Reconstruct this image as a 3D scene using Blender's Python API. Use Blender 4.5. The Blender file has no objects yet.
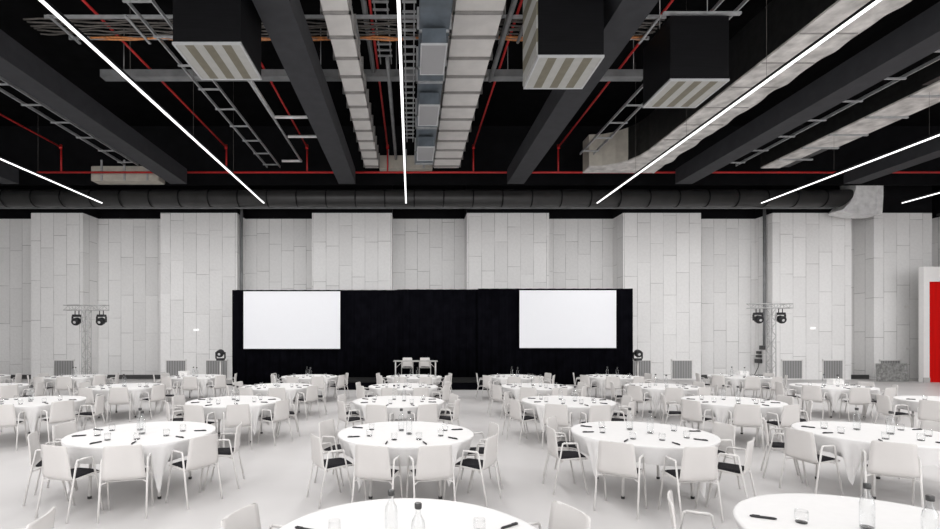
import bpy, math, random
from mathutils import Vector
random.seed(7)
R = math.radians
scene = bpy.context.scene
COL = scene.collection
H = 2.03          # eye height
F = 500.0         # focal length in pixels of the 940 px frame
VX, VY = 411.0, 337.0

def wx(px, d): return (px - VX) * d / F
def wz(py, d): return H + (VY - py) * d / F

# ------------------------------------------------------------------ materials
def nodes_of(name):
    m = bpy.data.materials.new(name); m.use_nodes = True
    nt = m.node_tree
    b = nt.nodes.get('Principled BSDF')
    return m, nt, b

def mat(name, col, rough=0.6, metal=0.0, noise=0.0, nscale=6.0, bump=0.0, bscale=40.0, spec=0.5, stretch=None):
    m, nt, b = nodes_of(name)
    b.inputs['Base Color'].default_value = (*col, 1)
    b.inputs['Roughness'].default_value = rough
    b.inputs['Metallic'].default_value = metal
    b.inputs['Specular IOR Level'].default_value = spec
    tc = nt.nodes.new('ShaderNodeTexCoord')
    mp = nt.nodes.new('ShaderNodeMapping')
    nt.links.new(tc.outputs['Object'], mp.inputs['Vector'])
    if stretch: mp.inputs['Scale'].default_value = stretch
    n = nt.nodes.new('ShaderNodeTexNoise'); n.inputs['Scale'].default_value = nscale
    n.inputs['Detail'].default_value = 5
    nt.links.new(mp.outputs[0], n.inputs['Vector'])
    r = nt.nodes.new('ShaderNodeValToRGB')
    k = noise
    r.color_ramp.elements[0].color = (*[max(0, c * (1 - k)) for c in col], 1)
    r.color_ramp.elements[1].color = (*[min(1, c * (1 + k)) for c in col], 1)
    r.color_ramp.elements[0].position = 0.3; r.color_ramp.elements[1].position = 0.7
    nt.links.new(n.outputs['Fac'], r.inputs['Fac'])
    nt.links.new(r.outputs['Color'], b.inputs['Base Color'])
    if bump > 0:
        n2 = nt.nodes.new('ShaderNodeTexNoise'); n2.inputs['Scale'].default_value = bscale
        nt.links.new(mp.outputs[0], n2.inputs['Vector'])
        bp = nt.nodes.new('ShaderNodeBump'); bp.inputs['Strength'].default_value = bump
        bp.inputs['Distance'].default_value = 0.02
        nt.links.new(n2.outputs['Fac'], bp.inputs['Height'])
        nt.links.new(bp.outputs['Normal'], b.inputs['Normal'])
    return m

def panel_wall(name):
    m, nt, b = nodes_of(name)
    b.inputs['Roughness'].default_value = 0.75
    geo = nt.nodes.new('ShaderNodeNewGeometry')
    sep = nt.nodes.new('ShaderNodeSeparateXYZ')
    nt.links.new(geo.outputs['Position'], sep.inputs[0])
    add = nt.nodes.new('ShaderNodeMath'); add.operation = 'ADD'
    nt.links.new(sep.outputs['X'], add.inputs[0]); nt.links.new(sep.outputs['Y'], add.inputs[1])
    comb = nt.nodes.new('ShaderNodeCombineXYZ')
    # every column of panels gets its own vertical shift
    dv = nt.nodes.new('ShaderNodeMath'); dv.operation = 'DIVIDE'; dv.inputs[1].default_value = 0.62
    nt.links.new(add.outputs[0], dv.inputs[0])
    fl = nt.nodes.new('ShaderNodeMath'); fl.operation = 'FLOOR'; nt.links.new(dv.outputs[0], fl.inputs[0])
    wn = nt.nodes.new('ShaderNodeTexWhiteNoise'); wn.noise_dimensions = '1D'
    nt.links.new(fl.outputs[0], wn.inputs['W'])
    ml = nt.nodes.new('ShaderNodeMath'); ml.operation = 'MULTIPLY'; ml.inputs[1].default_value = 1.9
    nt.links.new(wn.outputs['Value'], ml.inputs[0])
    zz = nt.nodes.new('ShaderNodeMath'); zz.operation = 'ADD'
    nt.links.new(sep.outputs['Z'], zz.inputs[0]); nt.links.new(ml.outputs[0], zz.inputs[1])
    nt.links.new(zz.outputs[0], comb.inputs[0]); nt.links.new(add.outputs[0], comb.inputs[1])
    br = nt.nodes.new('ShaderNodeTexBrick')
    br.offset = 0.0; br.squash = 1.0
    br.inputs['Scale'].default_value = 1.0
    br.inputs['Brick Width'].default_value = 1.9
    br.inputs['Row Height'].default_value = 0.62
    br.inputs['Mortar Size'].default_value = 0.012
    br.inputs['Mortar Smooth'].default_value = 0.3
    br.inputs['Color1'].default_value = (0.80, 0.795, 0.79, 1)
    br.inputs['Color2'].default_value = (0.86, 0.855, 0.85, 1)
    br.inputs['Mortar'].default_value = (0.44, 0.435, 0.43, 1)
    nt.links.new(comb.outputs[0], br.inputs['Vector'])
    n3 = nt.nodes.new('ShaderNodeTexNoise'); n3.inputs['Scale'].default_value = 0.8
    nt.links.new(geo.outputs['Position'], n3.inputs['Vector'])
    r3 = nt.nodes.new('ShaderNodeValToRGB')
    r3.color_ramp.elements[0].position = .4; r3.color_ramp.elements[0].color = (.40, .395, .39, 1)
    r3.color_ramp.elements[1].position = .62; r3.color_ramp.elements[1].color = (.70, .695, .69, 1)
    nt.links.new(n3.outputs['Fac'], r3.inputs['Fac']); nt.links.new(r3.outputs['Color'], br.inputs['Mortar'])
    n = nt.nodes.new('ShaderNodeTexNoise'); n.inputs['Scale'].default_value = 9.0; n.inputs['Detail'].default_value = 6
    nt.links.new(geo.outputs['Position'], n.inputs['Vector'])
    mx = nt.nodes.new('ShaderNodeMix'); mx.data_type = 'RGBA'; mx.blend_type = 'MULTIPLY'
    mx.inputs[0].default_value = 0.35
    nt.links.new(br.outputs['Color'], mx.inputs[6]); 
    rr = nt.nodes.new('ShaderNodeValToRGB')
    rr.color_ramp.elements[0].position = 0.35; rr.color_ramp.elements[0].color = (0.86, 0.86, 0.86, 1)
    rr.color_ramp.elements[1].position = 0.65
    nt.links.new(n.outputs['Fac'], rr.inputs['Fac']); nt.links.new(rr.outputs['Color'], mx.inputs[7])
    nt.links.new(mx.outputs[2], b.inputs['Base Color'])
    bp = nt.nodes.new('ShaderNodeBump'); bp.inputs['Strength'].default_value = 0.5; bp.inputs['Distance'].default_value = 0.02
    nt.links.new(n.outputs['Fac'], bp.inputs['Height']); nt.links.new(bp.outputs['Normal'], b.inputs['Normal'])
    return m

def emit(name, col, s):
    m, nt, b = nodes_of(name)
    b.inputs['Base Color'].default_value = (*col, 1)
    b.inputs['Emission Color'].default_value = (*col, 1)
    b.inputs['Emission Strength'].default_value = s
    return m

def clear_glass(name, tint=(0.975, 0.98, 0.98), blend=.14):
    m = bpy.data.materials.new(name); m.use_nodes = True
    nt = m.node_tree; nt.nodes.clear()
    out = nt.nodes.new('ShaderNodeOutputMaterial')
    mix = nt.nodes.new('ShaderNodeMixShader')
    tr = nt.nodes.new('ShaderNodeBsdfTransparent'); tr.inputs['Color'].default_value = (*tint, 1)
    gl = nt.nodes.new('ShaderNodeBsdfGlossy'); gl.inputs['Roughness'].default_value = 0.05
    gl.inputs['Color'].default_value = (0.85, 0.86, 0.87, 1)
    fr = nt.nodes.new('ShaderNodeLayerWeight'); fr.inputs['Blend'].default_value = blend
    nt.links.new(fr.outputs['Facing'], mix.inputs[0])
    nt.links.new(tr.outputs[0], mix.inputs[1]); nt.links.new(gl.outputs[0], mix.inputs[2])
    nt.links.new(mix.outputs[0], out.inputs[0])
    return m

def ribbed(name, c1, c2, scale, axis='X', rough=0.5):
    m, nt, b = nodes_of(name)
    b.inputs['Roughness'].default_value = rough
    tc = nt.nodes.new('ShaderNodeTexCoord')
    w = nt.nodes.new('ShaderNodeTexWave'); w.bands_direction = axis
    w.inputs['Scale'].default_value = scale
    nt.links.new(tc.outputs['Object'], w.inputs['Vector'])
    r = nt.nodes.new('ShaderNodeValToRGB')
    r.color_ramp.elements[0].color = (*c1, 1); r.color_ramp.elements[1].color = (*c2, 1)
    nt.links.new(w.outputs['Fac'], r.inputs['Fac']); nt.links.new(r.outputs['Color'], b.inputs['Base Color'])
    return m

M = dict(
    floor=mat('light_vinyl_floor', (0.585, 0.57, 0.565), 0.42, noise=0.05, nscale=0.7, spec=0.35),
    black_ceiling=mat('black_painted_deck', (0.003, 0.003, 0.0035), 0.9, noise=0.5, nscale=2, spec=0.05),
    beam=mat('dark_grey_beam_paint', (0.040, 0.041, 0.046), 0.7, noise=0.12, nscale=3, bump=0.1, spec=0.25),
    black_wall=mat('black_paint', (0.005, 0.005, 0.006), 0.85, noise=0.3, nscale=2, spec=0.1),
    panel=panel_wall('pale_fibre_panels'),
    side_wall=mat('pale_side_paint', (0.6, 0.59, 0.58), 0.8, noise=0.05),
    white_paint=mat('white_paint', (0.78, 0.77, 0.76), 0.6, noise=0.02),
    red_door=mat('red_door_paint', (0.60, 0.004, 0.003), 0.6, spec=0.1, noise=0.1, nscale=2, stretch=(6, 6, .3)),
    cloth=mat('white_linen', (0.735, 0.725, 0.72), 0.85, noise=0.015, nscale=12, bump=0.08, bscale=25, spec=0.2),
    shell=mat('white_moulded_shell', (0.62, 0.60, 0.585), 0.45, noise=0.02, nscale=4, spec=0.4),
    tube=mat('white_tube_paint', (0.68, 0.665, 0.65), 0.35, noise=0.02, spec=0.5),
    pad=mat('black_fabric_pad', (0.018, 0.017, 0.02), 0.9, noise=0.3, nscale=60, bump=0.3, bscale=200, spec=0.2),
    foot=mat('black_rubber', (0.02, 0.02, 0.02), 0.7, noise=0.2),
    tbl=mat('grey_table_laminate', (0.45, 0.44, 0.43), 0.6, noise=0.05),
    steel=mat('grey_steel', (0.42, 0.42, 0.42), 0.4, metal=0.6, noise=0.1),
    pen=mat('black_plastic', (0.01, 0.01, 0.012), 0.35, noise=0.1),
    glass=clear_glass('clear_glass', (0.97, 0.975, 0.975), .26), thin_glass=clear_glass('thin_tumbler_glass', (0.985, 0.985, 0.985), .09),
    glassbase=clear_glass('thick_glass_base', (0.55, 0.55, 0.55)),
    cap=mat('dark_metal_cap', (0.06, 0.06, 0.06), 0.35, metal=0.5, noise=0.2),
    curtain=mat('black_velvet', (0.0035, 0.0035, 0.005), 1.0, noise=0.3, nscale=3, spec=0.0),
    stage=mat('black_stage_deck', (0.01, 0.01, 0.01), 0.8, noise=0.3, spec=0.2),
    screen=mat('projection_fabric', (0.80, 0.81, 0.84), 0.9, noise=0.005, spec=0.1),
    duct_white=mat('pale_insulated_duct', (0.72, 0.70, 0.68), 0.7, noise=0.08, nscale=2, bump=0.2, bscale=3),
    duct_rib=mat('duct_flange_grey', (0.30, 0.29, 0.28), 0.6, noise=0.1),
    duct_grey=mat('galvanised_duct', (0.14, 0.165, 0.19), 0.4, metal=0.4, noise=0.2, nscale=3),
    duct_black=mat('black_wrapped_duct', (0.014, 0.014, 0.014), 0.45, noise=0.5, nscale=5, bump=0.5, bscale=3, spec=0.4),
    duct_foil=mat('crinkled_foil_underside', (0.62, 0.60, 0.58), 0.55, noise=0.35, nscale=2.5, bump=0.7, bscale=5),
    cream=mat('cream_duct_board', (0.50, 0.47, 0.41), 0.7, noise=0.12, nscale=3, bump=0.2, bscale=8),
    round_duct=mat('black_spiral_duct', (0.035, 0.035, 0.035), 0.38, noise=0.2, nscale=2, spec=0.5),
    unit=mat('black_unit_housing', (0.005, 0.005, 0.006), 0.4, noise=0.4, nscale=6, spec=0.25, stretch=(.3, .3, 6)),
    grille_light=mat('grille_pale_stripe', (0.42, 0.42, 0.40), 0.5, noise=0.05),
    grille_dark=mat('grille_olive_stripe', (0.17, 0.155, 0.11), 0.5, noise=0.1),
    grille_frame=mat('grille_aluminium_frame', (0.55, 0.56, 0.57), 0.4, metal=0.3, noise=0.05),
    diff_face=mat('diffuser_perforated_face', (0.33, 0.33, 0.34), 0.5, noise=0.05, nscale=80),
    channel=mat('grey_channel', (0.20, 0.205, 0.21), 0.5, noise=0.2, nscale=3),
    galv=mat('galvanised_ladder', (0.42, 0.43, 0.44), 0.4, metal=0.3, noise=0.15),
    wrap=mat('bright_foil_wrap', (0.78, 0.78, 0.78), 0.35, metal=0.15, noise=0.15, nscale=4, bump=0.6),
    red_pipe=mat('red_sprinkler_paint', (0.55, 0.02, 0.02), 0.45, noise=0.1),
    copper=mat('copper_cable', (0.62, 0.24, 0.08), 0.5, noise=0.35, nscale=14),
    cable=mat('grey_cable', (0.12, 0.11, 0.10), 0.6, noise=0.3, nscale=8),
    vent=ribbed('ribbed_vent_slats', (0.12, 0.12, 0.12), (0.42, 0.42, 0.42), 4, 'X'),
    truss=mat('aluminium_truss', (0.45, 0.45, 0.45), 0.4, metal=0.0, noise=0.08),
    slab=mat('mottled_grey_board', (0.22, 0.22, 0.215), 0.8, noise=0.45, nscale=9),
    dark_skirt=mat('dark_skirting', (0.05, 0.05, 0.05), 0.7, noise=0.2),
    strip=emit('strip_diffuser', (1, 1, 1), 1.6),
    sign=emit('white_sign_face', (1, 1, 1), 0.5),
    lens=mat('pale_lens', (0.55, 0.55, 0.55), 0.2, noise=0.1),
)

# ------------------------------------------------------------------ mesh builder
class MB:
    def __init__(s): s.v = []; s.f = []; s.m = []; s.mats = []; s.cur = 0; s.sm = []
    def use(s, m):
        if m not in s.mats: s.mats.append(m)
        s.cur = s.mats.index(m); return s
    def face(s, idx, smooth=False): s.f.append(tuple(idx)); s.m.append(s.cur); s.sm.append(smooth)
    def box(s, x0, x1, y0, y1, z0, z1, skip=''):
        b = len(s.v)
        s.v += [(x0,y0,z0),(x1,y0,z0),(x1,y1,z0),(x0,y1,z0),(x0,y0,z1),(x1,y0,z1),(x1,y1,z1),(x0,y1,z1)]
        for q in ((0,3,2,1),(4,5,6,7),(0,1,5,4),(1,2,6,5),(2,3,7,6),(3,0,4,7)): s.face([b+i for i in q])
        return s
    def bevbox(s, x0, x1, y0, y1, z0, z1, c):
        # box with chamfered vertical edges and top/bottom edges
        b = len(s.v)
        def ring(z, i):
            return [(x0+c+i if False else x0+i+c, y0+i, z),(x1-i-c, y0+i, z),(x1-i, y0+i+c, z),(x1-i, y1-i-c, z),(x1-i-c, y1-i, z),(x0+i+c, y1-i, z),(x0+i, y1-i-c, z),(x0+i, y0+i+c, z)]
        rings = [ring(z0, c*.5), ring(z0+c*.5, 0), ring(z1-c*.5, 0), ring(z1, c*.5)]
        for r in rings: s.v += r
        for k in range(3):
            for i in range(8):
                j = (i+1) % 8
                s.face([b+k*8+i, b+k*8+j, b+(k+1)*8+j, b+(k+1)*8+i])
        s.face([b+i for i in range(7, -1, -1)]); s.face([b+24+i for i in range(8)])
        return s
    def tube(s, pts, r, n=8, cap=True, smooth=True):
        pts = [Vector(p) for p in pts]
        b0 = len(s.v); prev = None
        for i, p in enumerate(pts):
            if i == 0: t = pts[1] - p
            elif i == len(pts)-1: t = p - pts[i-1]
            else: t = (pts[i+1]-p).normalized() + (p-pts[i-1]).normalized()
            t.normalize()
            if prev is None:
                a = Vector((0,0,1)) if abs(t.z) < .9 else Vector((1,0,0))
                u = t.cross(a).normalized()
            else:
                u = (prev - t*prev.dot(t)).normalized()
            prev = u; w = t.cross(u)
            rr = r[i] if isinstance(r, (list, tuple)) else r
            for k in range(n):
                a = 2*math.pi*k/n
                q = p + u*(rr*math.cos(a)) + w*(rr*math.sin(a)); s.v.append(tuple(q))
        for i in range(len(pts)-1):
            for k in range(n):
                j = (k+1) % n
                s.face([b0+i*n+k, b0+i*n+j, b0+(i+1)*n+j, b0+(i+1)*n+k], smooth)
        if cap:
            s.face([b0+k for k in range(n-1, -1, -1)]); e = b0+(len(pts)-1)*n; s.face([e+k for k in range(n)])
        return s
    def lathe(s, prof, n=16, c=(0,0), smooth=True, cap0=True, cap1=True):
        b = len(s.v)
        for r, z in prof:
            for k in range(n):
                a = 2*math.pi*k/n; s.v.append((c[0]+r*math.cos(a), c[1]+r*math.sin(a), z))
        for i in range(len(prof)-1):
            for k in range(n):
                j = (k+1) % n
                s.face([b+i*n+k, b+i*n+j, b+(i+1)*n+j, b+(i+1)*n+k], smooth)
        if cap0: s.face([b+k for k in range(n-1, -1, -1)])
        if cap1: e = b+(len(prof)-1)*n; s.face([e+k for k in range(n)])
        return s
    def prism(s, pts, z0, z1):
        b = len(s.v); n = len(pts)
        s.v += [(x,y,z0) for x,y in pts] + [(x,y,z1) for x,y in pts]
        s.face([b+i for i in range(n-1,-1,-1)]); s.face([b+n+i for i in range(n)])
        for i in range(n):
            j = (i+1) % n; s.face([b+i, b+j, b+n+j, b+n+i])
        return s
    def sheet(s, grid, thick):
        # grid[i][j] of Vectors -> closed thin slab
        ni, nj = len(grid), len(grid[0])
        g = [[Vector(p) for p in row] for row in grid]
        nr = [[None]*nj for _ in range(ni)]
        for i in range(ni):
            for j in range(nj):
                a = g[min(i+1,ni-1)][j] - g[max(i-1,0)][j]; c = g[i][min(j+1,nj-1)] - g[i][max(j-1,0)]
                nn = a.cross(c); nr[i][j] = nn.normalized() if nn.length > 1e-9 else Vector((0,0,1))
        b = len(s.v)
        for sgn in (0.5, -0.5):
            for i in range(ni):
                for j in range(nj): s.v.append(tuple(g[i][j] + nr[i][j]*thick*sgn))
        o = ni*nj
        for i in range(ni-1):
            for j in range(nj-1):
                q = [b+i*nj+j, b+(i+1)*nj+j, b+(i+1)*nj+j+1, b+i*nj+j+1]
                s.face(q, True); s.face([x+o for x in reversed(q)], True)
        loop = [(i,0) for i in range(ni)] + [(ni-1,j) for j in range(1,nj)] + [(i,nj-1) for i in range(ni-2,-1,-1)] + [(0,j) for j in range(nj-2,0,-1)]
        for k in range(len(loop)):
            (i,j),(p,q) = loop[k], loop[(k+1)%len(loop)]
            s.face([b+p*nj+q, b+i*nj+j, b+o+i*nj+j, b+o+p*nj+q])
        return s
    def build(s, name, m=None, parent=None, loc=None, rz=0):
        me = bpy.data.meshes.new(name); me.from_pydata(s.v, [], s.f); me.update()
        ms = s.mats if s.mats else [m]
        for x in ms: me.materials.append(x)
        if s.mats: me.polygons.foreach_set('material_index', s.m)
        me.polygons.foreach_set('use_smooth', s.sm)
        o = bpy.data.objects.new(name, me); COL.objects.link(o)
        if parent: o.parent = parent
        if loc: o.location = loc
        o.rotation_euler.z = rz
        return o

def tag(o, label, cat, group=None, kind=None):
    o['label'] = label; o['category'] = cat
    if group: o['group'] = group
    if kind: o['kind'] = kind
    return o
def empty(name, loc=(0,0,0), rz=0):
    o = bpy.data.objects.new(name, None); COL.objects.link(o); o.location = loc; o.rotation_euler.z = rz
    o.empty_display_size = 0.1
    return o
KIDS = {}
def copy_tree(o):
    c = o.copy(); COL.objects.link(c)
    for ch in KIDS.setdefault(o.name, list(o.children)):
        d = ch.copy(); COL.objects.link(d); d.parent = c
        for g in KIDS.setdefault(ch.name, list(ch.children)):
            e = g.copy(); COL.objects.link(e); e.parent = d
    return c
def struct(o): o['kind'] = 'structure'; return o

# ------------------------------------------------------------------ the hall
YW, YP = 25.1, 23.9       # recess plane, pilaster face
ZT = 7.96                  # top of the pale panels
ZC = 11.6
X0, X1, YB = -26.0, 31.0, -8.0
struct(MB().box(X0, X1, YB, YW+.3, -.2, 0).build('floor', M['floor']))
struct(MB().box(X0, X1, YB, YW+.3, ZC, ZC+.2).build('ceiling', M['black_ceiling']))
struct(MB().box(X0, X1, YW, YW+.3, 0, ZT).build('wall_back', M['panel']))
struct(MB().box(X0, X1, YW, YW+.3, ZT, ZC).build('wall_back_upper', M['black_wall']))
struct(MB().box(X0-.2, X0, YB, YW+.3, 0, ZC).build('wall_left', M['side_wall']))
struct(MB().box(X1, X1+.2, YB, YW+.3, 0, ZC).build('wall_right', M['side_wall']))
PIL = [(-118, -45), (31, 83), (160.5, 237), (312, 392), (467, 549), (623, 701), (772.5, 851), (874, 932)]
pil = [(wx(a, YP), wx(b, YP)) for a, b in PIL] + [(26.1, 31.0)]
for i, (a, b) in enumerate(pil):
    struct(MB().box(a, b, YP, YW, 0, ZT).build('trim_%d' % (i+1), M['panel']))
    struct(MB().box(a, b, YP, YW, ZT, ZC).build('trim_%d' % (i+21), M['black_wall']))
edges = [X0] + [v for ab in pil for v in ab]
k = 0
for i in range(0, len(edges)-1, 2):
    a, b = edges[i], edges[i+1]
    if b - a < .2: continue
    k += 1
    struct(MB().box(a, b, 24.15, 24.25, 0, .2).build('baseboard_%d' % k, M['dark_skirt']))
# slim light rail under the round duct
struct(MB().box(X0, wx(843, 23.5), 23.45, 23.55, wz(208.6, 23.5), wz(207.2, 23.5)).build('trim_40', M['channel']))
# white portal with its red door
dP = 22.3
px0, px1 = wx(923.6, dP), 29.0
ztp, zdo = wz(266.6, dP), wz(281.5, dP)
dx0, dx1 = wx(929.5, dP), 28.4
fr = MB()
fr.box(px0, dx0, dP, dP+.22, 0, ztp); fr.box(dx1, px1, dP, dP+.22, 0, ztp); fr.box(dx0, dx1, dP, dP+.22, zdo, ztp)
o = struct(fr.build('door_1', M['white_paint']))
dl = MB(); mid = (dx0+dx1)/2
dl.box(dx0, mid-.01, dP+.12, dP+.2, 0.0, zdo); struct(dl.build('door_leaf', M['red_door'], o))
struct(MB().box(mid+.01, dx1, dP+.12, dP+.2, 0.0, zdo).build('door_leaf', M['red_door'], o))
struct(MB().box(dx0, dx1, dP+.205, dP+.24, 0, zdo).build('bounce_blocker', M['white_paint'], o))  # unseen panel added behind the leaves to block their red bounce onto the wall
struct(MB().box(px0-.03, dx0+.0, dP-.03, dP-.001, 0, .22).build('plinth', M['dark_skirt'] if False else M['tbl'], o))

# wall vents
VENTS = [(54, 75, 0), (166, 186.5, 1), (206, 228, 1), (631, 651, 4), (671, 692, 4), (781, 802, 5), (822, 842.5, 5), (879, 900, 6)]
where = ['on the pilaster behind the leftmost lighting truss', 'on the pilaster left of the stage curtain, outer of two',
         'behind the light stand left of the curtain', 'behind the light stand right of the curtain',
         'on the pilaster right of the curtain, outer of two', 'just right of the right lighting truss, inner of two',
         'on the pilaster right of the truss, outer of two', 'low on the wall behind the leaning board']
for (a, b, _), w in zip(VENTS, where):
    xa, xb = wx(a, YP), wx(b, YP)
    v = empty('wall_vent', ((xa+xb)/2, YP, 0)); hw = (xb-xa)/2
    tag(v, 'grey ribbed wall vent ' + w, 'vent', 'ribbed vents at the foot of the wall')
    s = MB().box(-hw+.03, hw-.03, -.03, -.004, .05, .9)
    s.box(-.012, .012, -.036, -.03, .05, .9)
    s.build('slat_panel', M['vent'], v)
    f = MB(); f.box(-hw, -hw+.03, -.05, -.004, .04, .95); f.box(hw-.03, hw, -.05, -.004, .04, .95); f.box(-hw, hw, -.05, -.004, .9, .96); f.box(-hw, hw, -.05, -.004, 0, .05)
    f.build('vent_frame', M['white_paint'], v)

# vertical wall pipes
for px, y0, y1, lab in ((241.5, 206, 377, 'thin dark pipe running down the wall left of the curtain'),
                        (764.5, 206, 346, 'dark vertical pipe above the socket boxes near the right truss')):
    d = 24.25 if px < 400 else 24.33
    p = MB().tube([(wx(px, d), d, wz(y0, d)), (wx(px, d), d, max(0.0, wz(y1, d)))], .07, 10)
    tag(p.build('wall_pipe', M['channel']), lab, 'pipe')
xs = pil[6][0] if False else wx(772.5, YP)
for n, (px, py, w, hgt, lab) in enumerate([(762.7, 347.6, .22, .2, 'topmost dark socket box on the wall by the right truss'),
        (759, 352.5, .16, .14, 'small dark socket box second from top by the right truss'),
        (759, 356.2, .2, .12, 'small dark socket box third from top by the right truss'),
        (758.5, 361, .26, .2, 'lowest dark socket box, cable hanging below, right truss')]):
    x = xs-.005; d = (x-.05)*F/(px-VX); z = wz(py, d); w *= 1.6
    b = MB().bevbox(-.12, 0, -w/2, w/2, -hgt/2, hgt/2, .02)
    o = b.build('socket_box', M['cap'], None, (x, d, z)); tag(o, lab, 'socket box')
    if n == 3: MB().tube([(-.06, -.05, -.08), (-.1, -.05, -.3), (-.22, .04, -.7), (-.12, .04, -1.1)], .015, 6).build('cable', M['foot'], o)
for px, py, lab in ((196.3, 330, 'small lit white exit lamp on pilaster left of the curtain'), (812.5, 328.3, 'small lit white exit lamp on pilaster beyond the right truss'),
                    (906.5, 307, 'small pale plate high on the wall left of red door'), (908, 348.5, 'lower small pale plate on the wall left of red door')):
    d = YP; o = MB().bevbox(-.12, .12, -.05, -.002, -.04, .04, .012).build('emergency_lamp', M['sign'] if px < 850 else M['white_paint'], None, (wx(px, d), d, wz(py, d)))
    tag(o, lab, 'lamp')
c = MB().use(M['foot']).box(-.03, .03, -.2, -.002, -.05, .05).tube([(0, -.2, -.05), (0, -.34, -.1)], .08, 10)
tag(c.build('security_camera', None, None, (wx(937, 23.9), 23.9, wz(215, 23.9))), 'small black camera high on the wall above red door', 'camera')

# leaning board
ls = MB().bevbox(-.72, .72, -.02, .02, 0, .82, .01)
o = ls.build('leaning_board', M['slab'], None, (wx(890.5, 22.9), 22.8, .005)); o.rotation_euler.x = -R(4)
for v in o.data.vertices: pass
tag(o, 'mottled grey board leaning at the wall beside the red door', 'board')

# ------------------------------------------------------------------ stage
SD = 19.15
sx0, sx1 = -2.9, 3.2
st = empty('stage_platform', ((sx0+sx1)/2, SD, 0))
tag(st, 'low black stage platform under the presenters table', 'stage')
hw = (sx1-sx0)/2
MB().bevbox(-hw, hw, 0, 1.75, .28, .35, .01).build('deck', M['stage'], st)
MB().box(-hw+.03, hw-.03, .03, 1.7, 0, .28).build('skirt', M['curtain'], st)
def drape(x0, x1, y, ztop, label, ph):
    m = MB(); n = int((x1-x0)/.05); g = []
    for i in range(n+1):
        x = x0+(x1-x0)*i/n; row = []
        for z in (0.01, ztop*.5, ztop):
            a = .05 if z < 1 else .035
            row.append((x, y + a*math.sin(x*13+ph) + .02*math.sin(x*31+ph*2), z))
        g.append(row)
    m.sheet(g, .012)
    return tag(m.build('stage_curtain', M['curtain']), label, 'curtain', 'black curtains behind the stage')
CD = 21.25
ct = wz(290, CD)
drape(wx(232, CD), wx(399, CD), CD, ct, 'black floor-length curtain behind the left projection screen', 0)
drape(wx(397.3, CD), wx(480, CD), CD+.15, ct+.04, 'black floor-length curtain panel behind the presenters table', 1)
drape(wx(478, CD), wx(632.5, CD), CD, ct+.06, 'black floor-length curtain behind the right projection screen', 2)
def screen(a, b, y0, y1, lab):
    d = CD-.2; x0, x1, z1, z0 = wx(a, d), wx(b, d), wz(y0, d), wz(y1, d)
    e = empty('projection_screen', ((x0+x1)/2, d, z0)); w = (x1-x0)/2; hh = z1-z0
    tag(e, lab, 'screen')
    MB().box(-w, w, -.01, .01, 0, hh).build('screen_surface', M['screen'], e)
    f = MB(); t = .035
    f.box(-w-t, -w, -.02, .03, -t, hh+t); f.box(w, w+t, -.02, .03, -t, hh+t); f.box(-w, w, -.02, .03, -t, 0); f.box(-w, w, -.02, .03, hh, hh+t)
    f.build('screen_border', M['curtain'], e)
screen(243.5, 340.3, 291.3, 348.8, 'large white projection screen, the left one on black curtain')
screen(519.3, 616.2, 290.3, 348, 'large white projection screen, the right one on black curtain')

# presenters' table
tx0, tx1 = wx(393.5, 19.7), wx(437.5, 19.7)
pt = empty('presenter_table', ((tx0+tx1)/2, 19.75, .35)); w = (tx1-tx0)/2
tag(pt, 'narrow bare folding table standing on the black stage', 'table')
MB().bevbox(-w, w, -.25, .25, .71, .75, .01).build('tabletop', M['tbl'], pt)
for sx in (-1, 1):
    for sy in (-1, 1):
        MB().tube([(sx*(w-.08), sy*.2, 0), (sx*(w-.08), sy*.2, .71)], .02, 8).build('leg', M['tube'], pt)
    MB().tube([(sx*(w-.08), 0, .45), (sx*(w-.35), 0, .7)], .012, 6).build('brace', M['tube'], pt)

# ------------------------------------------------------------------ armchair
def make_chair():
    root = empty('armchair')
    m = MB()
    # profile from seat front to top of the back: (y, z, halfwidth)
    prof = [(.205, .432, .185), (.19, .444, .2), (.13, .448, .208), (.04, .442, .212), (-.05, .434, .215), (-.13, .428, .217), (-.178, .44, .218), (-.198, .48, .217),
            (-.208, .54, .213), (-.219, .62, .207), (-.23, .70, .201), (-.239, .77, .196), (-.245, .812, .192), (-.247, .824, .184), (-.2475, .829, .172)]
    g = []
    nj = 9
    for i, (y, z, hw) in enumerate(prof):
        row = []
        up = min(1, max(0, (z-.45)/.2))
        for j in range(nj):
            u = -1+2*j/(nj-1)
            cv = u*u
            row.append((u*hw, y + .022*cv*up, z + .012*cv*(1-up) - (.006*abs(u)**6 if i in (0, len(prof)-1) else 0)))
        g.append(row)
    m.sheet(g, .014); m.build('seat_shell', M['shell'], root)
    c = MB(); gg = []
    for y in (-.15, -.135, -.05, .07, .175, .195):
        row = []
        for j in range(7):
            u = -1+2*j/6; e = abs(y-.0225)/.1725
            row.append((u*(.185 if e < .98 else .172), y, .466 - .010*(abs(u)**4) - .010*(e**6)))
        gg.append(row)
    c.sheet(gg, .024); c.build('seat_pad', M['pad'], root)
    r = .0115
    for sx in (-1, 1):
        X = .230*sx
        MB().tube([(X*1.03, -.255, 0), (X, -.135, .648), (X, -.115, .657)], r, 8).build('leg', M['tube'], root)
        MB().tube([(X, .19, 0), (X, .055, .648), (X, .04, .657)], r, 8).build('leg', M['tube'], root)
        MB().tube([(X, -.12, .657), (X, .045, .657)], .0125, 8).build('armrest', M['tube'], root)
    f = MB()
    f.tube([(-.226, -.185, .40), (-.17, -.12, .412), (.17, -.12, .412), (.226, -.185, .40)], .008, 6)
    f.tube([(-.23, .095, .425), (.23, .095, .425)], .009, 6)
    f.tube([(-.12, .1, .425), (-.12, -.12, .418)], .008, 6)
    f.tube([(.12, .1, .425), (.12, -.12, .418)], .008, 6)
    f.build('seat_frame', M['tube'], root)
    return root

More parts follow.
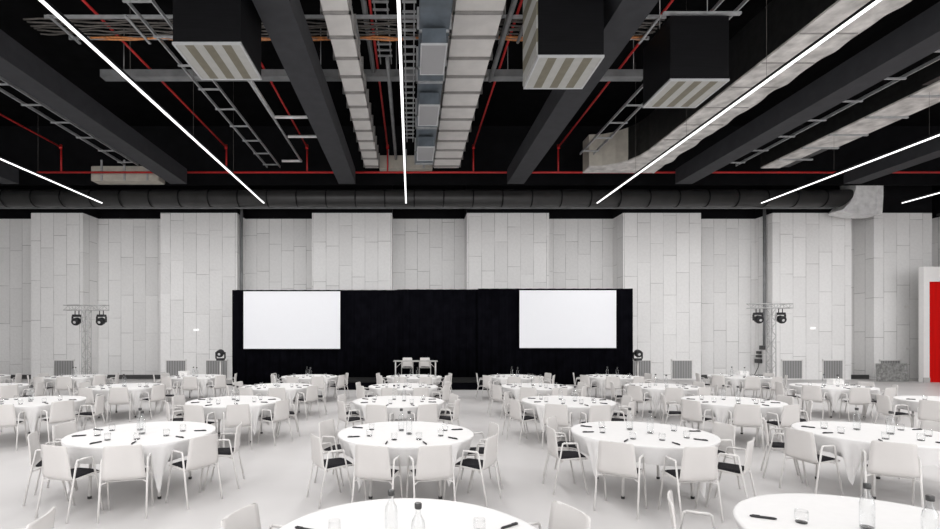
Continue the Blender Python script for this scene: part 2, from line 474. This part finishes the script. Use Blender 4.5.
def make_table():
    root = empty('banquet_table')
    MB().lathe([(.86, .715), (.885, .72), (.89, .735), (.885, .742)], 48).build('tabletop', M['tbl'], root)
    for k in range(4):
        a = R(45+90*k); x, y = .62*math.cos(a), .62*math.sin(a)
        l = MB().tube([(x, y, .02), (x*.97, y*.97, .715)], .019, 8).build('leg', M['tube'], root)
        MB().lathe([(.024, 0), (.024, .03)], 8, (x, y)).build('foot', M['foot'], l)
    fr = MB()
    for k in (0, 1):
        a, b = R(45+180*k), R(135+180*k)
        fr.tube([(.6*math.cos(a), .6*math.sin(a), .6), (.6*math.cos(b), .6*math.sin(b), .6)], .012, 6)
    fr.build('leg_brace', M['steel'], root)
    return root

def make_cloth(seed, corners=(-39, 39, 141, 219)):
    rnd = random.Random(seed)
    m = MB(); N = 180; RT = .90
    ph1, ph2 = rnd.uniform(0, 6), rnd.uniform(0, 6)
    lens_ = [rnd.uniform(.36, .45) for _ in corners]
    def corner(t):
        best = None
        for c, ln in zip(corners, lens_):
            dd = (t-c+180) % 360-180
            w = 15.0
            if abs(dd) < w: best = (dd, w, ln)
        return best
    m.v.append((0, 0, .748)); rings = []
    for rr, z in ((.45, .748), (.8, .748), (.885, .748), (RT+.002, .7475), (RT+.008, .738)): rings.append([(rr, z, 2*i)for i in range(N)])
    K = 10
    for kk in range(1, K+1):
        row = []; f = kk/K
        for i in range(N):
            t = 2.0*i; cn = corner(t); w = 0; dth = 0; ext = 0
            if cn:
                dd, wd, ln = cn; w = 1-abs(dd)/wd; ext = ln*w**.85; dth = -dd*.6*f
            dr = .215 + .015*math.sin(R(t)*4+ph1) + ext
            a = R(t)
            z = .738 - dr*f
            fold = (.006 + .032*w)*min(1, f*dr/.2)*(math.sin(a*30+ph1)*.7 + math.sin(a*17+ph2)*.4)
            rad = RT + .006 - (.30 - .22*min(1, w*1.6))*(.738-z) + fold
            row.append((rad, max(.03, z), t+dth))
        rings.append(row)
    for row in rings:
        for r_, z_, t in row:
            a = R(t); m.v.append((r_*math.sin(a), -r_*math.cos(a), z_))
    for i in range(N): m.face([0, 1+i, 1+(i+1) % N], True)
    for k in range(len(rings)-1):
        for i in range(N):
            j = (i+1) % N
            m.face([1+k*N+i, 1+(k+1)*N+i, 1+(k+1)*N+j, 1+k*N+j], True)
    return m.build('tablecloth', M['cloth'])

def make_tumbler():
    g = MB().lathe([(.034, .004), (.040, .03), (.041, .05), (.038, .09), (.0370, .09), (.0400, .05), (.0390, .03), (.030, .012)], 20)
    o = g.build('tumbler', M['thin_glass'])
    MB().lathe([(.028, 0), (.034, .003), (.037, .010), (.030, .012)], 20).build('thick_base', M['glassbase'], o)
    return o
def make_bottle():
    g = MB().lathe([(.036, 0), (.041, .006), (.041, .17), (.036, .205), (.019, .235), (.0155, .25), (.0155, .278)], 20, cap1=False)
    o = g.build('water_bottle', M['glass'])
    MB().lathe([(.03, .004), (.037, .012), (.037, .02)], 16).build('thick_base', M['glassbase'], o)
    c = MB().lathe([(.019, .272), (.0215, .276), (.0215, .302), (.019, .306)], 14)
    c.build('cap', M['cap'], o)
    return o
def make_pen():
    g = MB().tube([(0, -.08, .009), (0, -.07, .009), (0, .065, .009), (0, .08, .009)], [.005, .009, .009, .0045], 8)
    o = g.build('pen', M['pen'])
    MB().box(-.002, .002, -.065, -.02, .0165, .0205).build('clip', M['pen'], o)
    return o

chair0, table0, tumbler0, bottle0, pen0 = make_chair(), make_table(), make_tumbler(), make_bottle(), make_pen()
protos = {'chair': chair0, 'table': table0, 'tumbler': tumbler0, 'bottle': bottle0, 'pen': pen0}
used = set()
def take(kind):
    if kind not in used: 
        used.add(kind); KIDS.setdefault(protos[kind].name, list(protos[kind].children))
        return protos[kind]
    return copy_tree(protos[kind])

def frame_px(x, y, z):
    return VX + F*x/y, VY - F*(z-H)/y
def in_view(x, y, z, rad):
    if y < .6: return False
    a, b = frame_px(x, y, z); r = F*rad/y
    return -r < a < 940+r and b - r < 529

ORD = ['first', 'second', 'third', 'fourth', 'fifth', 'sixth', 'seventh', 'eighth']
ROWS = [
    ('front', 3.08, [(-3.70, 0), (-.02, [-108, -61, -18, 18, 61, 111]), (3.14, [-116, -61, -18, 18, 61, 104])]),
    ('second', 6.72, [(-3.60, [-101, -66, -17, 19, 60, 99]), (-.07, [-111, -62, -18, 17, 59, 101]), (3.10, [-126, -88, -37, 3, 47, 99]), (6.25, [-122, -80, -36, 8, 58, 105])]),
    ('third', 10.05, [(-7.60, -3), (-3.55, 4), (-.25, [-106, -62, -17, 27, 70, 111]), (3.15, -9), (6.45, -4), (10.95, 0)]),
    ('fourth', 13.05, [(-11.1, 0), (-7.45, 5), (-3.48, -4), (-.20, 3), (3.28, -6), (6.55, 4), (11.0, 2)]),
    ('back', 16.3, [(-14.2, 0), (-10.95, 3), (-7.0, -3), (-3.3, 5), (.10, -2), (3.4, 4), (6.6, -5), (10.7, 0)]),
]
ANG = [(-104, 'far-left'), (-61, 'left'), (-18, 'near-left'), (18, 'near-right'), (61, 'right'), (104, 'far-right')]
cloth_bank = []
nch = 0
for rname, d, tabs in ROWS:
    shown = 0
    for ti, (cx, rot) in enumerate(tabs):
        if isinstance(rot, list): angs, rot = rot, 0
        else: angs = [a for a, _ in ANG]
        d_ = d
        if rname == 'front' and ti == 2: d_ = 3.2
        vis = in_view(cx, d_+.85, .75, .0) or in_view(cx+.85, d_, .75, 0) or in_view(cx-.85, d_, .75, 0)
        rnd = random.Random(hash((rname, ti)) if False else (ord(rname[0])*100+ti))
        if vis:
            shown += 1; tl = ORD[shown-1] + ' table from left, ' + rname + ' row'
        else:
            tl = 'table outside the left edge, ' + rname + ' row'
        if vis:
            t = take('table'); t.location = (cx, d_, 0); t.rotation_euler.z = R(rot)
            tag(t, 'round banquet table under white cloth, ' + tl, 'table', 'round banquet tables')
            mids = [(p+q)/2 for p, q in zip(angs, angs[1:]) if q-p >= 36.5]
            cl_ = min(mids, key=lambda v: abs(v+40)); cr_ = min([v for v in mids if v != cl_], key=lambda v: abs(v-40))
            cloth_bank.append(1)
            cl = make_cloth(len(cloth_bank)+3, (cl_, cr_, angs[-1]+40, angs[0]-40))
            cl.location = (cx, d_, 0); cl.rotation_euler.z = R(rot)
            tag(cl, 'white pointed-corner tablecloth on ' + tl, 'tablecloth', 'white tablecloths')
            for q, (bx, by) in enumerate(((-.10, .14), (.08, -.10))):
                bx += rnd.uniform(-.04, .04); by += rnd.uniform(-.04, .04)
                if not in_view(cx+bx, d_+by, 1.0, .02): continue
                b = take('bottle'); b.location = (cx+bx, d_+by, .7485)
                tag(b, ('farther' if q == 0 else 'nearer') + ' clear glass bottle on ' + tl, 'bottle', 'water bottles on the tables')
        for a, (_, pn) in zip(angs, ANG):
            aa = a + rot + rnd.uniform(-.6, .6)
            s_, c_ = math.sin(R(aa)), math.cos(R(aa)); rs = .995 + rnd.uniform(0, .03) + (.07 if (rname, ti) == ('front', 2) else 0)
            x, y = cx + rs*s_, d_ - rs*c_
            if in_view(x, y, .62, .28) and not (rname == 'front' and y < 2.4):
                c = take('chair'); c.location = (x, y, 0); c.rotation_euler.z = R(aa + rnd.uniform(-2, 2)); nch += 1
                tag(c, 'white armchair at ' + pn + ' place, ' + tl, 'chair', 'white armchairs around the tables')
            if not vis: continue
            ga = R(aa + rnd.uniform(-3, 3)); gr = .52 + rnd.uniform(-.03, .03)
            x, y = cx + gr*math.sin(ga), d_ - gr*math.cos(ga)
            if in_view(x, y, .8, .04):
                g = take('tumbler'); g.location = (x, y, .7485)
                tag(g, 'clear tumbler at ' + pn + ' place, ' + tl, 'glass', 'tumblers on the tables')
            pa = R(aa + rnd.uniform(-6, 3)); pr = .73 + rnd.uniform(-.02, .02)
            x, y = cx + pr*math.sin(pa), d_ - pr*math.cos(pa)
            if in_view(x, y, .75, .06):
                p = take('pen'); p.location = (x, y, .7485); p.rotation_euler.z = pa + R(rnd.uniform(-14, 14))
                tag(p, 'black pen at ' + pn + ' place, ' + tl, 'pen', 'black pens on the tables')
print('chairs', nch)

# stage chairs
for px, lab in ((407.3, 'white armchair on the stage, left of the two'), (425, 'white armchair on the stage, right of the two')):
    c = take('chair'); c.location = (wx(px, 20.35), 20.35, .352); c.rotation_euler.z = R(180)
    tag(c, lab, 'chair', 'white chairs on the stage')
# white boxes left on tables
for x, y, lab in ((-7.6, 16.75, 'white lidded carton on third table from left, back row'), (11.1, 16.75, 'white lidded carton on last table of the back row'), (11.5, 13.55, 'white lidded carton on last table of the fourth row')):
    m = MB().bevbox(-.15, .15, -.11, .11, 0, .11, .01)
    o = m.build('carton', M['white_paint'], None, (x, y, .7485)); tag(o, lab, 'box')
    MB().bevbox(-.155, .155, -.115, .115, .111, .14, .008).build('lid', M['cloth'], o)

# ------------------------------------------------------------------ lighting trusses and heads
def moving_head(loc, lab, hang=True, cat='stage light'):
    e = empty('moving_head_light', loc); tag(e, lab, cat)
    sgn = -1 if hang else 1
    # base box, yoke, head
    MB().bevbox(-.15, .15, -.12, .12, *( (-.09, 0) if hang else (0, .09)), .02).build('base', M['pen'], e)
    y = MB()
    for sx in (-1, 1):
        z0, z1 = (-.33, -.08) if hang else (.08, .36)
        y.bevbox(sx*.19-.02, sx*.19+.02, -.05, .05, z0, z1, .012)
    y.box(-.19, .19, -.05, .05, *((-.1, -.075) if hang else (.075, .1)))
    y.build('yoke', M['pen'], e)
    zc = -.29 if hang else .31
    h = MB().use(M['pen']).tube([(0, .12, zc+.05), (0, .06, zc+.03), (0, -.10, zc-.02), (0, -.16, zc-.04)], [.09, .15, .165, .14], 16)
    hd = h.build('head', None, e)
    MB().tube([(0, -.161, zc-.04), (0, -.168, zc-.042)], .055, 16).build('lens', M['lens'], hd)
    if hang:
        for sx in (-1, 1): MB().tube([(sx*.08, 0, 0), (sx*.08, 0, .16)], .018, 6).build('clamp', M['pen'], e)
    return e
def lattice(m, p0, p1, u, v, half, step, r=.018, rd=.008):
    p0, p1, u, v = map(Vector, (p0, p1, u, v)); L = (p1-p0).length; t = (p1-p0).normalized()
    cs = [u*half+v*half, u*half-v*half, -u*half-v*half, -u*half+v*half]
    for c in cs: m.tube([p0+c, p1+c], r, 6)
    n = max(1, round(L/step))
    for i in range(n):
        a = p0 + t*(L*i/n); b = p0 + t*(L*(i+1)/n)
        for k in range(4):
            c, e = cs[k], cs[(k+1) % 4]
            if (i+k) % 2: c, e = e, c
            m.tube([a+c, b+e], rd, 5)
            m.tube([b+cs[k], b+cs[(k+1) % 4]], rd, 5)
def truss(pxv, pxa, pxb, pyt, pyb, heads, side):
    d = 21.0; x = wx(pxv, d); zt = wz(pyt, d); zb = wz(pyb, d); hh = (zt-zb)/2
    e = empty('lighting_truss', (x, d, 0)); tag(e, 'T-shaped aluminium lighting truss, ' + side, 'truss', 'T-shaped lighting trusses')
    m = MB(); lattice(m, (0, 0, .03), (0, 0, zb-.0), (1, 0, 0), (0, 1, 0), .12, .3); m.build('upright', M['truss'], e)
    m = MB(); lattice(m, (wx(pxa, d)-x, 0, (zt+zb)/2), (wx(pxb, d)-x, 0, (zt+zb)/2), (0, 0, 1), (0, 1, 0), hh-.015, .25); m.build('crossbar', M['truss'], e)
    MB().bevbox(-.35, .35, -.35, .35, 0, .03, .01).build('base_plate', M['steel'], e)
    for px, w in heads:
        moving_head((wx(px, d), d, zb-.17), 'black moving-head light hanging from ' + side + ', ' + w)
truss(86.5, 65, 107.5, 305, 310.5, ((77, 'left one'), (101.5, 'right one')), 'the truss on the left')
truss(771, 748, 791.5, 303.5, 308.5, ((758, 'left one'), (780.5, 'right one')), 'the truss on the right')
for px, s in ((220.5, 'left'), (637.7, 'right')):
    d = 21.6 if s == 'right' else 21.3; x = wx(px, d); z = wz(360.5, d)
    e = empty('light_stand', (x, d, 0)); tag(e, 'slim white pole stand at the ' + s + ' end of the curtain', 'stand')
    MB().tube([(0, 0, .02), (0, 0, z-.03)], .03, 10).build('pole', M['tube'], e)
    MB().bevbox(-.25, .25, -.25, .25, 0, .02, .01).build('base_plate', M['steel'], e)
    MB().bevbox(-.12, .12, -.12, .12, z-.03, z-.005, .01).build('top_plate', M['steel'], e)
    moving_head((x, d, z), 'black moving-head light on pole, ' + s + ' end of the curtain', hang=False)

# ------------------------------------------------------------------ ceiling: beams, ducts, trays, pipes
hb = H + 6.61
names = ['leftmost dark roof beam, far left of the ceiling', 'dark roof beam left of the left diffuser box', 'dark roof beam just left of the pale twin ducts',
         'dark roof beam behind the middle diffuser box', 'dark roof beam right of the foil-covered duct', 'rightmost dark roof beam, far right of the ceiling']
for i, lab in enumerate(names):
    x = -17.3 + 7.27*i
    m = MB().box(x-.36, x+.36, -6, 21.6, hb, hb+.62); m.box(x-.36, x+.36, -6, 21.6, hb+.62, hb+.64)
    o = m.build('roof_beam', M['beam']); tag(o, lab, 'beam', 'roof beams', 'thing')
g = MB().box(X0, X1, 22.68, 22.78, H+6.9, ZC)
struct(g.build('trim_41', M['black_wall']))

# round duct
dR = 23.2; zc = H + 6.44; rr = .39
e = empty('round_duct', (0, dR, zc)); tag(e, 'long black round duct running across above the pale wall', 'duct')
xe = wx(856, dR-.4)
m = MB().tube([(X0+.05, 0, 0), (xe, 0, 0)], rr, 28); m.build('duct_tube', M['round_duct'], e)
m = MB(); x = X0+.5
while x < xe:
    m.tube([(x-.03, 0, 0), (x+.03, 0, 0)], rr+.02, 28); x += 1.35
m.build('joint_rings', M['unit'], e)['kind'] = 'stuff'
# foil transition at the duct's end
def ex(px, py): return (wx(px, dR-.4), wz(py, dR-.4)-zc)
prof = [ex(855, 181), ex(855.5, 189), ex(853, 197), ex(849, 203), ex(842.5, 209.5), ex(844, 211.5), ex(862, 214.5), ex(882, 214), ex(883, 196), ex(883, 181)]
m = MB(); nb = len(prof)
for yy in (-.42, .42): m.v += [(x, yy, z) for x, z in prof]
m.face([i for i in range(nb-1, -1, -1)]); m.face([nb+i for i in range(nb)])
for i in range(nb):
    j = (i+1) % nb; m.face([i, j, nb+j, nb+i])
m.box(ex(876, 181)[0], ex(876.8, 181)[0], -.44, -.42, ex(0, 213)[1], ex(0, 182)[1])
m.build('foil_elbow', M['wrap'], e)['label'] = 'silver foil-wrapped flared end fitting'

# strip lights
hs = 5.63
STR = [(-12.98, 'far left strip light ending above the left wall'), (-6.18, 'strip light crossing left of the left diffuser box'), (-.21, 'central strip light between the pale ducts'),
       (7.82, 'strip light beneath the foil-covered duct'), (14.72, 'strip light second from the right, over the far right tables'), (20.63, 'short strip light at the right edge of the ceiling')]
for x, lab in STR:
    e = empty('strip_light', (x, 0, H+hs)); tag(e, 'long white ' + lab, 'light', 'white ceiling strip lights')
    MB().box(-.028, .028, -6, 21, .012, .075).build('housing', M['pen'], e)
    MB().bevbox(-.029, .029, -6, 21, -.02, .012, .005).build('diffuser', M['strip'], e)
    w = MB()
    y = -5
    top = 6.97-hs if 14 < x < 15 else ZC-H-hs-.02
    while y < 19: w.tube([(0, y, .07), (0, y, top)], .004, 4); y += 3.2
    w.build('suspension_wires', M['cable'], e)['kind'] = 'stuff'
    L = bpy.data.lights.new('strip_lamp', 'AREA'); L.shape = 'RECTANGLE'; L.size = .12; L.size_y = 26; L.energy = 740
    L.color = (1, .99, .985)
    lo = bpy.data.objects.new('strip_lamp', L); COL.objects.link(lo); lo.location = (x, 7.5, H+hs-.035)

# pale insulated ducts
def pale_duct(x0, x1, h0, hh, y0, y1, lab):
    e = empty('pale_duct', ((x0+x1)/2, 0, H+h0)); tag(e, lab, 'duct'); w = (x1-x0)/2
    MB().box(-w, w, y0, y1, 0, hh).build('duct_body', M['duct_white'], e)
    y = y1-.3
    while y > y0:
        t = .05
        f = MB(); f.box(-w-.05, w+.05, y-.03, y+.03, -.06, 0); f.box(-w-.06, -w, y-.03, y+.03, -.06, hh+.03); f.box(w, w+.06, y-.03, y+.03, -.06, hh+.03)
        f.build('flange', M['duct_rib'], e); y -= .93
pale_duct(-2.0, -1.41, 7.4, .5, 8, 21.9, 'pale ribbed square duct left of the central strip light')
pale_duct(1.0, 2.09, 7.4, .5, 8, 21.9, 'wide pale ribbed duct right of the central strip light')
for x0, x1, za, zb_, lab in ((-14.1, -11.1, 6.88, 7.53, 'cream duct box across the far left bay'), (-1.4, .95, 7.42, 8.0, 'cream duct box joining the two pale ducts')):
    e = empty('cream_duct', ((x0+x1)/2, 22.0, H+za)); tag(e, lab, 'duct'); w = (x1-x0)/2
    MB().bevbox(-w, w, 0, .6, 0, zb_-za, .04).build('duct_body', M['cream'], e)
    for k in range(3):
        xx = -w + (k+.5)*2*w/3
        MB().box(xx-.04, xx+.04, -.04, -.002, .0, zb_-za+.25).build('hanger', M['galv'], e)
# central galvanised duct and its diffusers
e = empty('galvanised_duct', (.51, 0, H+6.75)); tag(e, 'grey galvanised duct above the three square diffusers', 'duct')
MB().box(-.33, .33, 8.4, 19.6, 0, .45).build('duct_body', M['duct_grey'], e)
for y in (8.5, 9.7, 11.0, 12.5, 13.2, 15.2, 16.1, 18.2, 19.4):
    f = MB(); f.box(-.38, .38, y-.025, y+.025, -.05, 0); f.box(-.38, -.33, y-.025, y+.025, -.05, .5); f.box(.33, .38, y-.025, y+.025, -.05, .5)
    f.build('flange', M['galv'], e)
for (ya, yb), w_ in zip(((10.8, 12.05), (13.65, 14.95), (16.65, 17.9)), ('nearest', 'middle', 'farthest')):
    q = empty('ceiling_diffuser', (.50, (ya+yb)/2, H+6.32)); tag(q, w_ + ' square diffuser under the grey galvanised duct', 'diffuser', 'square diffusers'); l = (yb-ya)/2
    MB().box(-.26, .26, -l+.04, l-.04, .03, .37).build('neck', M['duct_grey'], q)
    MB().box(-.26, .26, -l+.03, l-.03, 0, .03).build('face_plate', M['diff_face'], q)
    f = MB(); f.box(-.29, -.26, -l, l, -.01, .03); f.box(.26, .29, -l, l, -.01, .03); f.box(-.26, .26, -l, -l+.03, -.01, .03); f.box(-.26, .26, l-.03, l, -.01, .03)
    f.build('frame', M['grille_frame'], q)

# diffuser boxes
def unit(x0, x1, y0, y1, top, lab, side=False):
    h0 = 5.6; e = empty('diffuser_box', ((x0+x1)/2, (y0+y1)/2, H+h0)); tag(e, lab, 'air unit', 'black diffuser boxes')
    w, l = (x1-x0)/2, (y1-y0)/2
    b = MB().box(-w+.01, w-.01, -l+.01, l-.01, .04, top-h0)
    b.build('housing', M['unit'], e)
    g = MB(); n = 7; iw = w-.035
    for k in range(n):
        g.use(M['grille_light'] if k % 2 == 0 else M['grille_dark'])
        g.box(-iw+2*iw*k/n, -iw+2*iw*(k+1)/n, -l+.035, l-.035, .012, .038)
    g.build('grille', None, e)
    f = MB(); f.box(-w, -w+.035, -l, l, 0, .045); f.box(w-.035, w, -l, l, 0, .045); f.box(-w+.035, w-.035, -l, -l+.035, 0, .045); f.box(-w+.035, w-.035, l-.035, l, 0, .045)
    f.build('frame', M['grille_frame'], e)
    if side:
        g = MB(); n = 7; hh = top-h0-.1
        for k in range(n):
            g.use(M['grille_light'] if k % 2 == 0 else M['grille_dark'])
            g.box(-w-.02, -w+.005, -l+.03, l-.03, .05+hh*k/n, .05+hh*(k+1)/n)
        g.build('side_grille', None, e)
    for sx in (-1, 1):
        MB().tube([(sx*(w-.1), 0, top-h0), (sx*(w-.1), 0, ZC-H-h0)], .012, 5).build('hanger_rod', M['steel'], e)
    return e
unit(-4.57, -3.25, 9.56, 10.9, 7.6, 'black box with striped square grille, leftmost of three')
unit(2.54, 3.87, 10.0, 11.3, 7.6, 'black box with striped grilles below and on its side, middle', True)
u = unit(5.66, 6.96, 10.92, 12.23, 7.02, 'black box with striped square grille, rightmost of three')
MB().box(-.8, .9, -.68, -.6, 1.45, 1.50).build('support_bar', M['galv'], u)

# big foil-bottomed duct with elbow
e = empty('foil_duct', (0, 0, H+7.05)); tag(e, 'big black duct with pale crinkled underside above a strip light', 'duct')
P = [(9.0, 6), (10.38, 6), (10.38, 21.5), (7.38, 21.5), (7.38, 20.75), (7.9, 20.7), (8.35, 20.45), (8.7, 20.05), (8.93, 19.5), (9.0, 18.9)]
m = MB().use(M['duct_foil']).prism(P, 0, .05); m.build('underside', None, e)
P2 = [(x+(.01 if x < 9.5 else -.12), y) for x, y in P]
m = MB().use(M['duct_black']).prism(P2, .05, 1.35)
m.use(M['cream'])
ci = m.cur
nside = len(P2)
for fi in (2+3, 2+4, 2+5, 2+6): m.m[fi] = ci
m.build('duct_body', None, e)
y = 6.6; k = 0
while y < 19:
    MB().box(9.02, 10.36, y-.015, y+.015, -.02, 0).build('seam', M['duct_rib'], e); y += 1.25
# wavy torn edge of the wrap
m = MB(); g = []
n = 90
for i in range(n+1):
    y = 6 + 15.5*i/n; wv = .045*abs(math.sin(y*2.6)) + .02*math.sin(y*7.3)
    g.append([(10.3, y, .02), (10.42+wv, y, .015+.03*math.sin(y*4))])
m.sheet(g, .015); m.build('wrap_edge', M['duct_foil'], e)

# far right duct
e = empty('stepped_duct', (0, 0, H+7.05)); tag(e, 'black stepped duct with pale underside in the far right bay', 'duct')
MB().use(M['duct_foil']).box(14.62, 15.86, 6, 18.6, 0, .05).box(14.62, 15.4, 18.6, 20.9, .0, .05).build('underside', None, e)
MB().box(14.62, 15.8, 6, 20.9, .05, .75).build('duct_body', M['duct_black'], e)
MB().box(14.4, 16.6, 6, 14.1, .052, 1.3).build('duct_casing', M['duct_black'], e)
for y in (14.6, 16.0, 17.4, 18.6, 19.8):
    MB().box(14.55, 15.9, y-.03, y+.03, -.05, 0).build('flange', M['galv'], e)

# far-side dark ducts that fill the left bay and the right corner
# cable ladders
def ladder(x0, x1, h, y0, y1, step, lab, name='cable_ladder', extra=None):
    e = empty(name, ((x0+x1)/2, 0, H+h)); tag(e, lab, 'cable ladder', 'galvanised cable ladders'); w = (x1-x0)/2
    MB().box(-w-.03, -w, y0, y1, 0, .09).build('rail', M['galv'], e)
    MB().box(w, w+.03, y0, y1, 0, .09).build('rail', M['galv'], e)
    y = y1-.5
    while y > y0:
        MB().box(-w-.06, w+.06, y-.025, y+.025, -.04, 0).build('rung', M['galv'], e); y -= step
    return e
ladder(-6.36, -5.82, 7.5, 10.5, 22.2, 1.32, 'cable ladder passing behind the left diffuser box')
ladder(-12.5, -11.97, 7.5, 10.0, 21.9, 1.32, 'cable ladder left of the second roof beam')
ladder(6.98, 7.5, 7.5, 10.0, 20.6, 1.32, 'cable ladder beside the rightmost diffuser box')
ladder(12.95, 13.5, 7.1, 9.5, 20.8, 1.32, 'cable ladder alongside the black stepped duct')
ladder(-.14, .06, 7.6, 9.0, 19.5, .35, 'narrow close-runged cable ladder beside the central strip light')
ladder(-.92, -.62, 8.4, 9.0, 15.4, .3, 'narrow close-runged cable ladder beside the pale square duct')

# foil wrapped conduit
e = empty('foil_conduit', (0, 0, H+7.5)); tag(e, 'foil-wrapped conduit with branches right of the left diffuser box', 'conduit')
MB().tube([(-4.72, 14.6, 0), (-4.70, 17.0, 0), (-4.68, 21.3, 0)], .045, 8).build('main_run', M['galv'], e)
MB().tube([(-4.72, 14.6, .03), (-4.70, 17.0, .03)], .07, 8).build('wrapping', M['wrap'], e)
for y, xa, xb in ((17.05, -4.65, -3.3), (18.7, -4.6, -3.3), (21.3, -5.5, -4.65)):
    MB().tube([(xa, y, 0), ((xa+xb)/2, y+.03, .01), (xb, y, 0)], .055, 8).build('branch', M['wrap'], e)

# grey cross channel
e = empty('cross_channel', (0, 15.5, H+8.0)); tag(e, 'grey steel channel running across the whole ceiling', 'channel')
MB().box(-9.55, 7.2, -.15, .15, 0, .06).build('web', M['channel'], e)
MB().box(-9.55, 7.2, -.15, -.12, .06, .22).build('flange', M['channel'], e)
MB().box(-9.55, 7.2, .12, .15, .06, .22).build('flange', M['channel'], e)
for x in (-8.9, -6.6, -2.8, -.45, 3.0, 6.9):
    MB().tube([(x, 0, .06), (x, 0, ZC-H-8.0)], .015, 5).build('hanger_rod', M['steel'], e)

# cross cable tray with copper cables
e = empty('cable_tray', (0, 13.0, H+8.0)); tag(e, 'wide cable tray with orange cables crossing the upper ceiling', 'cable tray')
for y in (-.45, .45): MB().box(-9.2, 6.4, y-.015, y+.015, 0, .08).build('rail', M['galv'], e)
x = -9.0
while x < 6.4:
    MB().box(x-.03, x+.03, -.6, .6, -.04, 0).build('rung', M['galv'], e); x += 1.9
for k in range(6):
    y = -.36 + k*.12
    MB().tube([(-9.8+.2*i, y + .012*math.sin(i*1.7+k), .03 + .02*math.sin(i*.9+k*2)) for i in range(82)], .022, 5).build('cable', M['cable'], e)
for k in range(2):
    MB().tube([(-8.6+.2*i, .40+.06*k + .015*math.sin(i*1.1+k), .02 + .02*math.sin(i*.7+k*2)) for i in range(75)], .03, 5).build('cable', M['copper'], e)

# sprinkler pipes
ms = H + 7.18; dm = 21.8
e = empty('sprinkler_main', (0, dm, ms)); tag(e, 'red sprinkler main crossing the hall in front of the round duct', 'pipe')
MB().tube([(wx(37, dm), 0, 0), (X1-2, 0, 0)], .045, 8).build('pipe_run', M['red_pipe'], e)
for x, y0, lab in ((-15.25, 8, 'in the far left bay'), (-8.05, 8, 'beside the left strip light'), (-4.53, 13, 'behind the left diffuser box'), (-1.02, 8, 'beside the pale square duct'),
               (2.72, 12, 'right of the wide pale duct'), (6.42, 9, 'between the middle and right diffuser boxes')):
    hbr = 8.27
    e = empty('sprinkler_branch', (x, dm, ms)); tag(e, 'red sprinkler branch pipe ' + lab, 'pipe', 'red sprinkler branches')
    MB().tube([(0, y0-dm, hbr-7.18), (0, 0, hbr-7.18)], .035, 8).build('pipe_run', M['red_pipe'], e)
    MB().tube([(0, 0, hbr-7.18), (0, 0, .05)], .035, 8).build('drop', M['red_pipe'], e)
    MB().tube([(0, -.05, hbr-7.25), (0, .0, hbr-7.08)], .06, 8).build('elbow', M['red_pipe'], e)
# grey service pipes
for x, h, y0, y1, r_, lab in ((-1.15, 8.15, 8, 15.3, .07, 'grey service pipe between pale square duct and central light'), (-.66, 7.8, 14, 21.9, .06, 'grey service pipe left of the central light, far half'),
                              (2.42, 7.86, 8, 15.3, .07, 'thick grey service pipe right of the wide pale duct'), (2.86, 7.9, 8, 13.4, .045, 'thin grey service pipe by the middle diffuser box')):
    p = MB().tube([(x, y0, H+h), (x, y1, H+h)], r_, 10)
    tag(p.build('service_pipe', M['channel']), lab, 'pipe')

# ------------------------------------------------------------------ world, camera
w = bpy.data.worlds.new('hall_world'); scene.world = w; w.use_nodes = True
bg = w.node_tree.nodes['Background']; bg.inputs[0].default_value = (1.0, 0.985, 0.985, 1); bg.inputs[1].default_value = 2.1

cam = bpy.data.cameras.new('camera'); co = bpy.data.objects.new('camera', cam); COL.objects.link(co)
co.location = (0, 0, H); co.rotation_euler = (R(90), 0, 0)
cam.sensor_fit = 'HORIZONTAL'; cam.sensor_width = 36; cam.lens = 36*F/940
cam.shift_x = (470-VX)/940; cam.shift_y = (VY-264.5)/940
cam.clip_end = 200
scene.camera = co
scene.view_settings.view_transform = 'Standard'
scene.view_settings.look = 'None'
scene.view_settings.exposure = 0.0
scene.cycles.max_bounces = 8
scene.cycles.transparent_max_bounces = 24
scene.cycles.diffuse_bounces = 5
scene.cycles.use_denoising = True
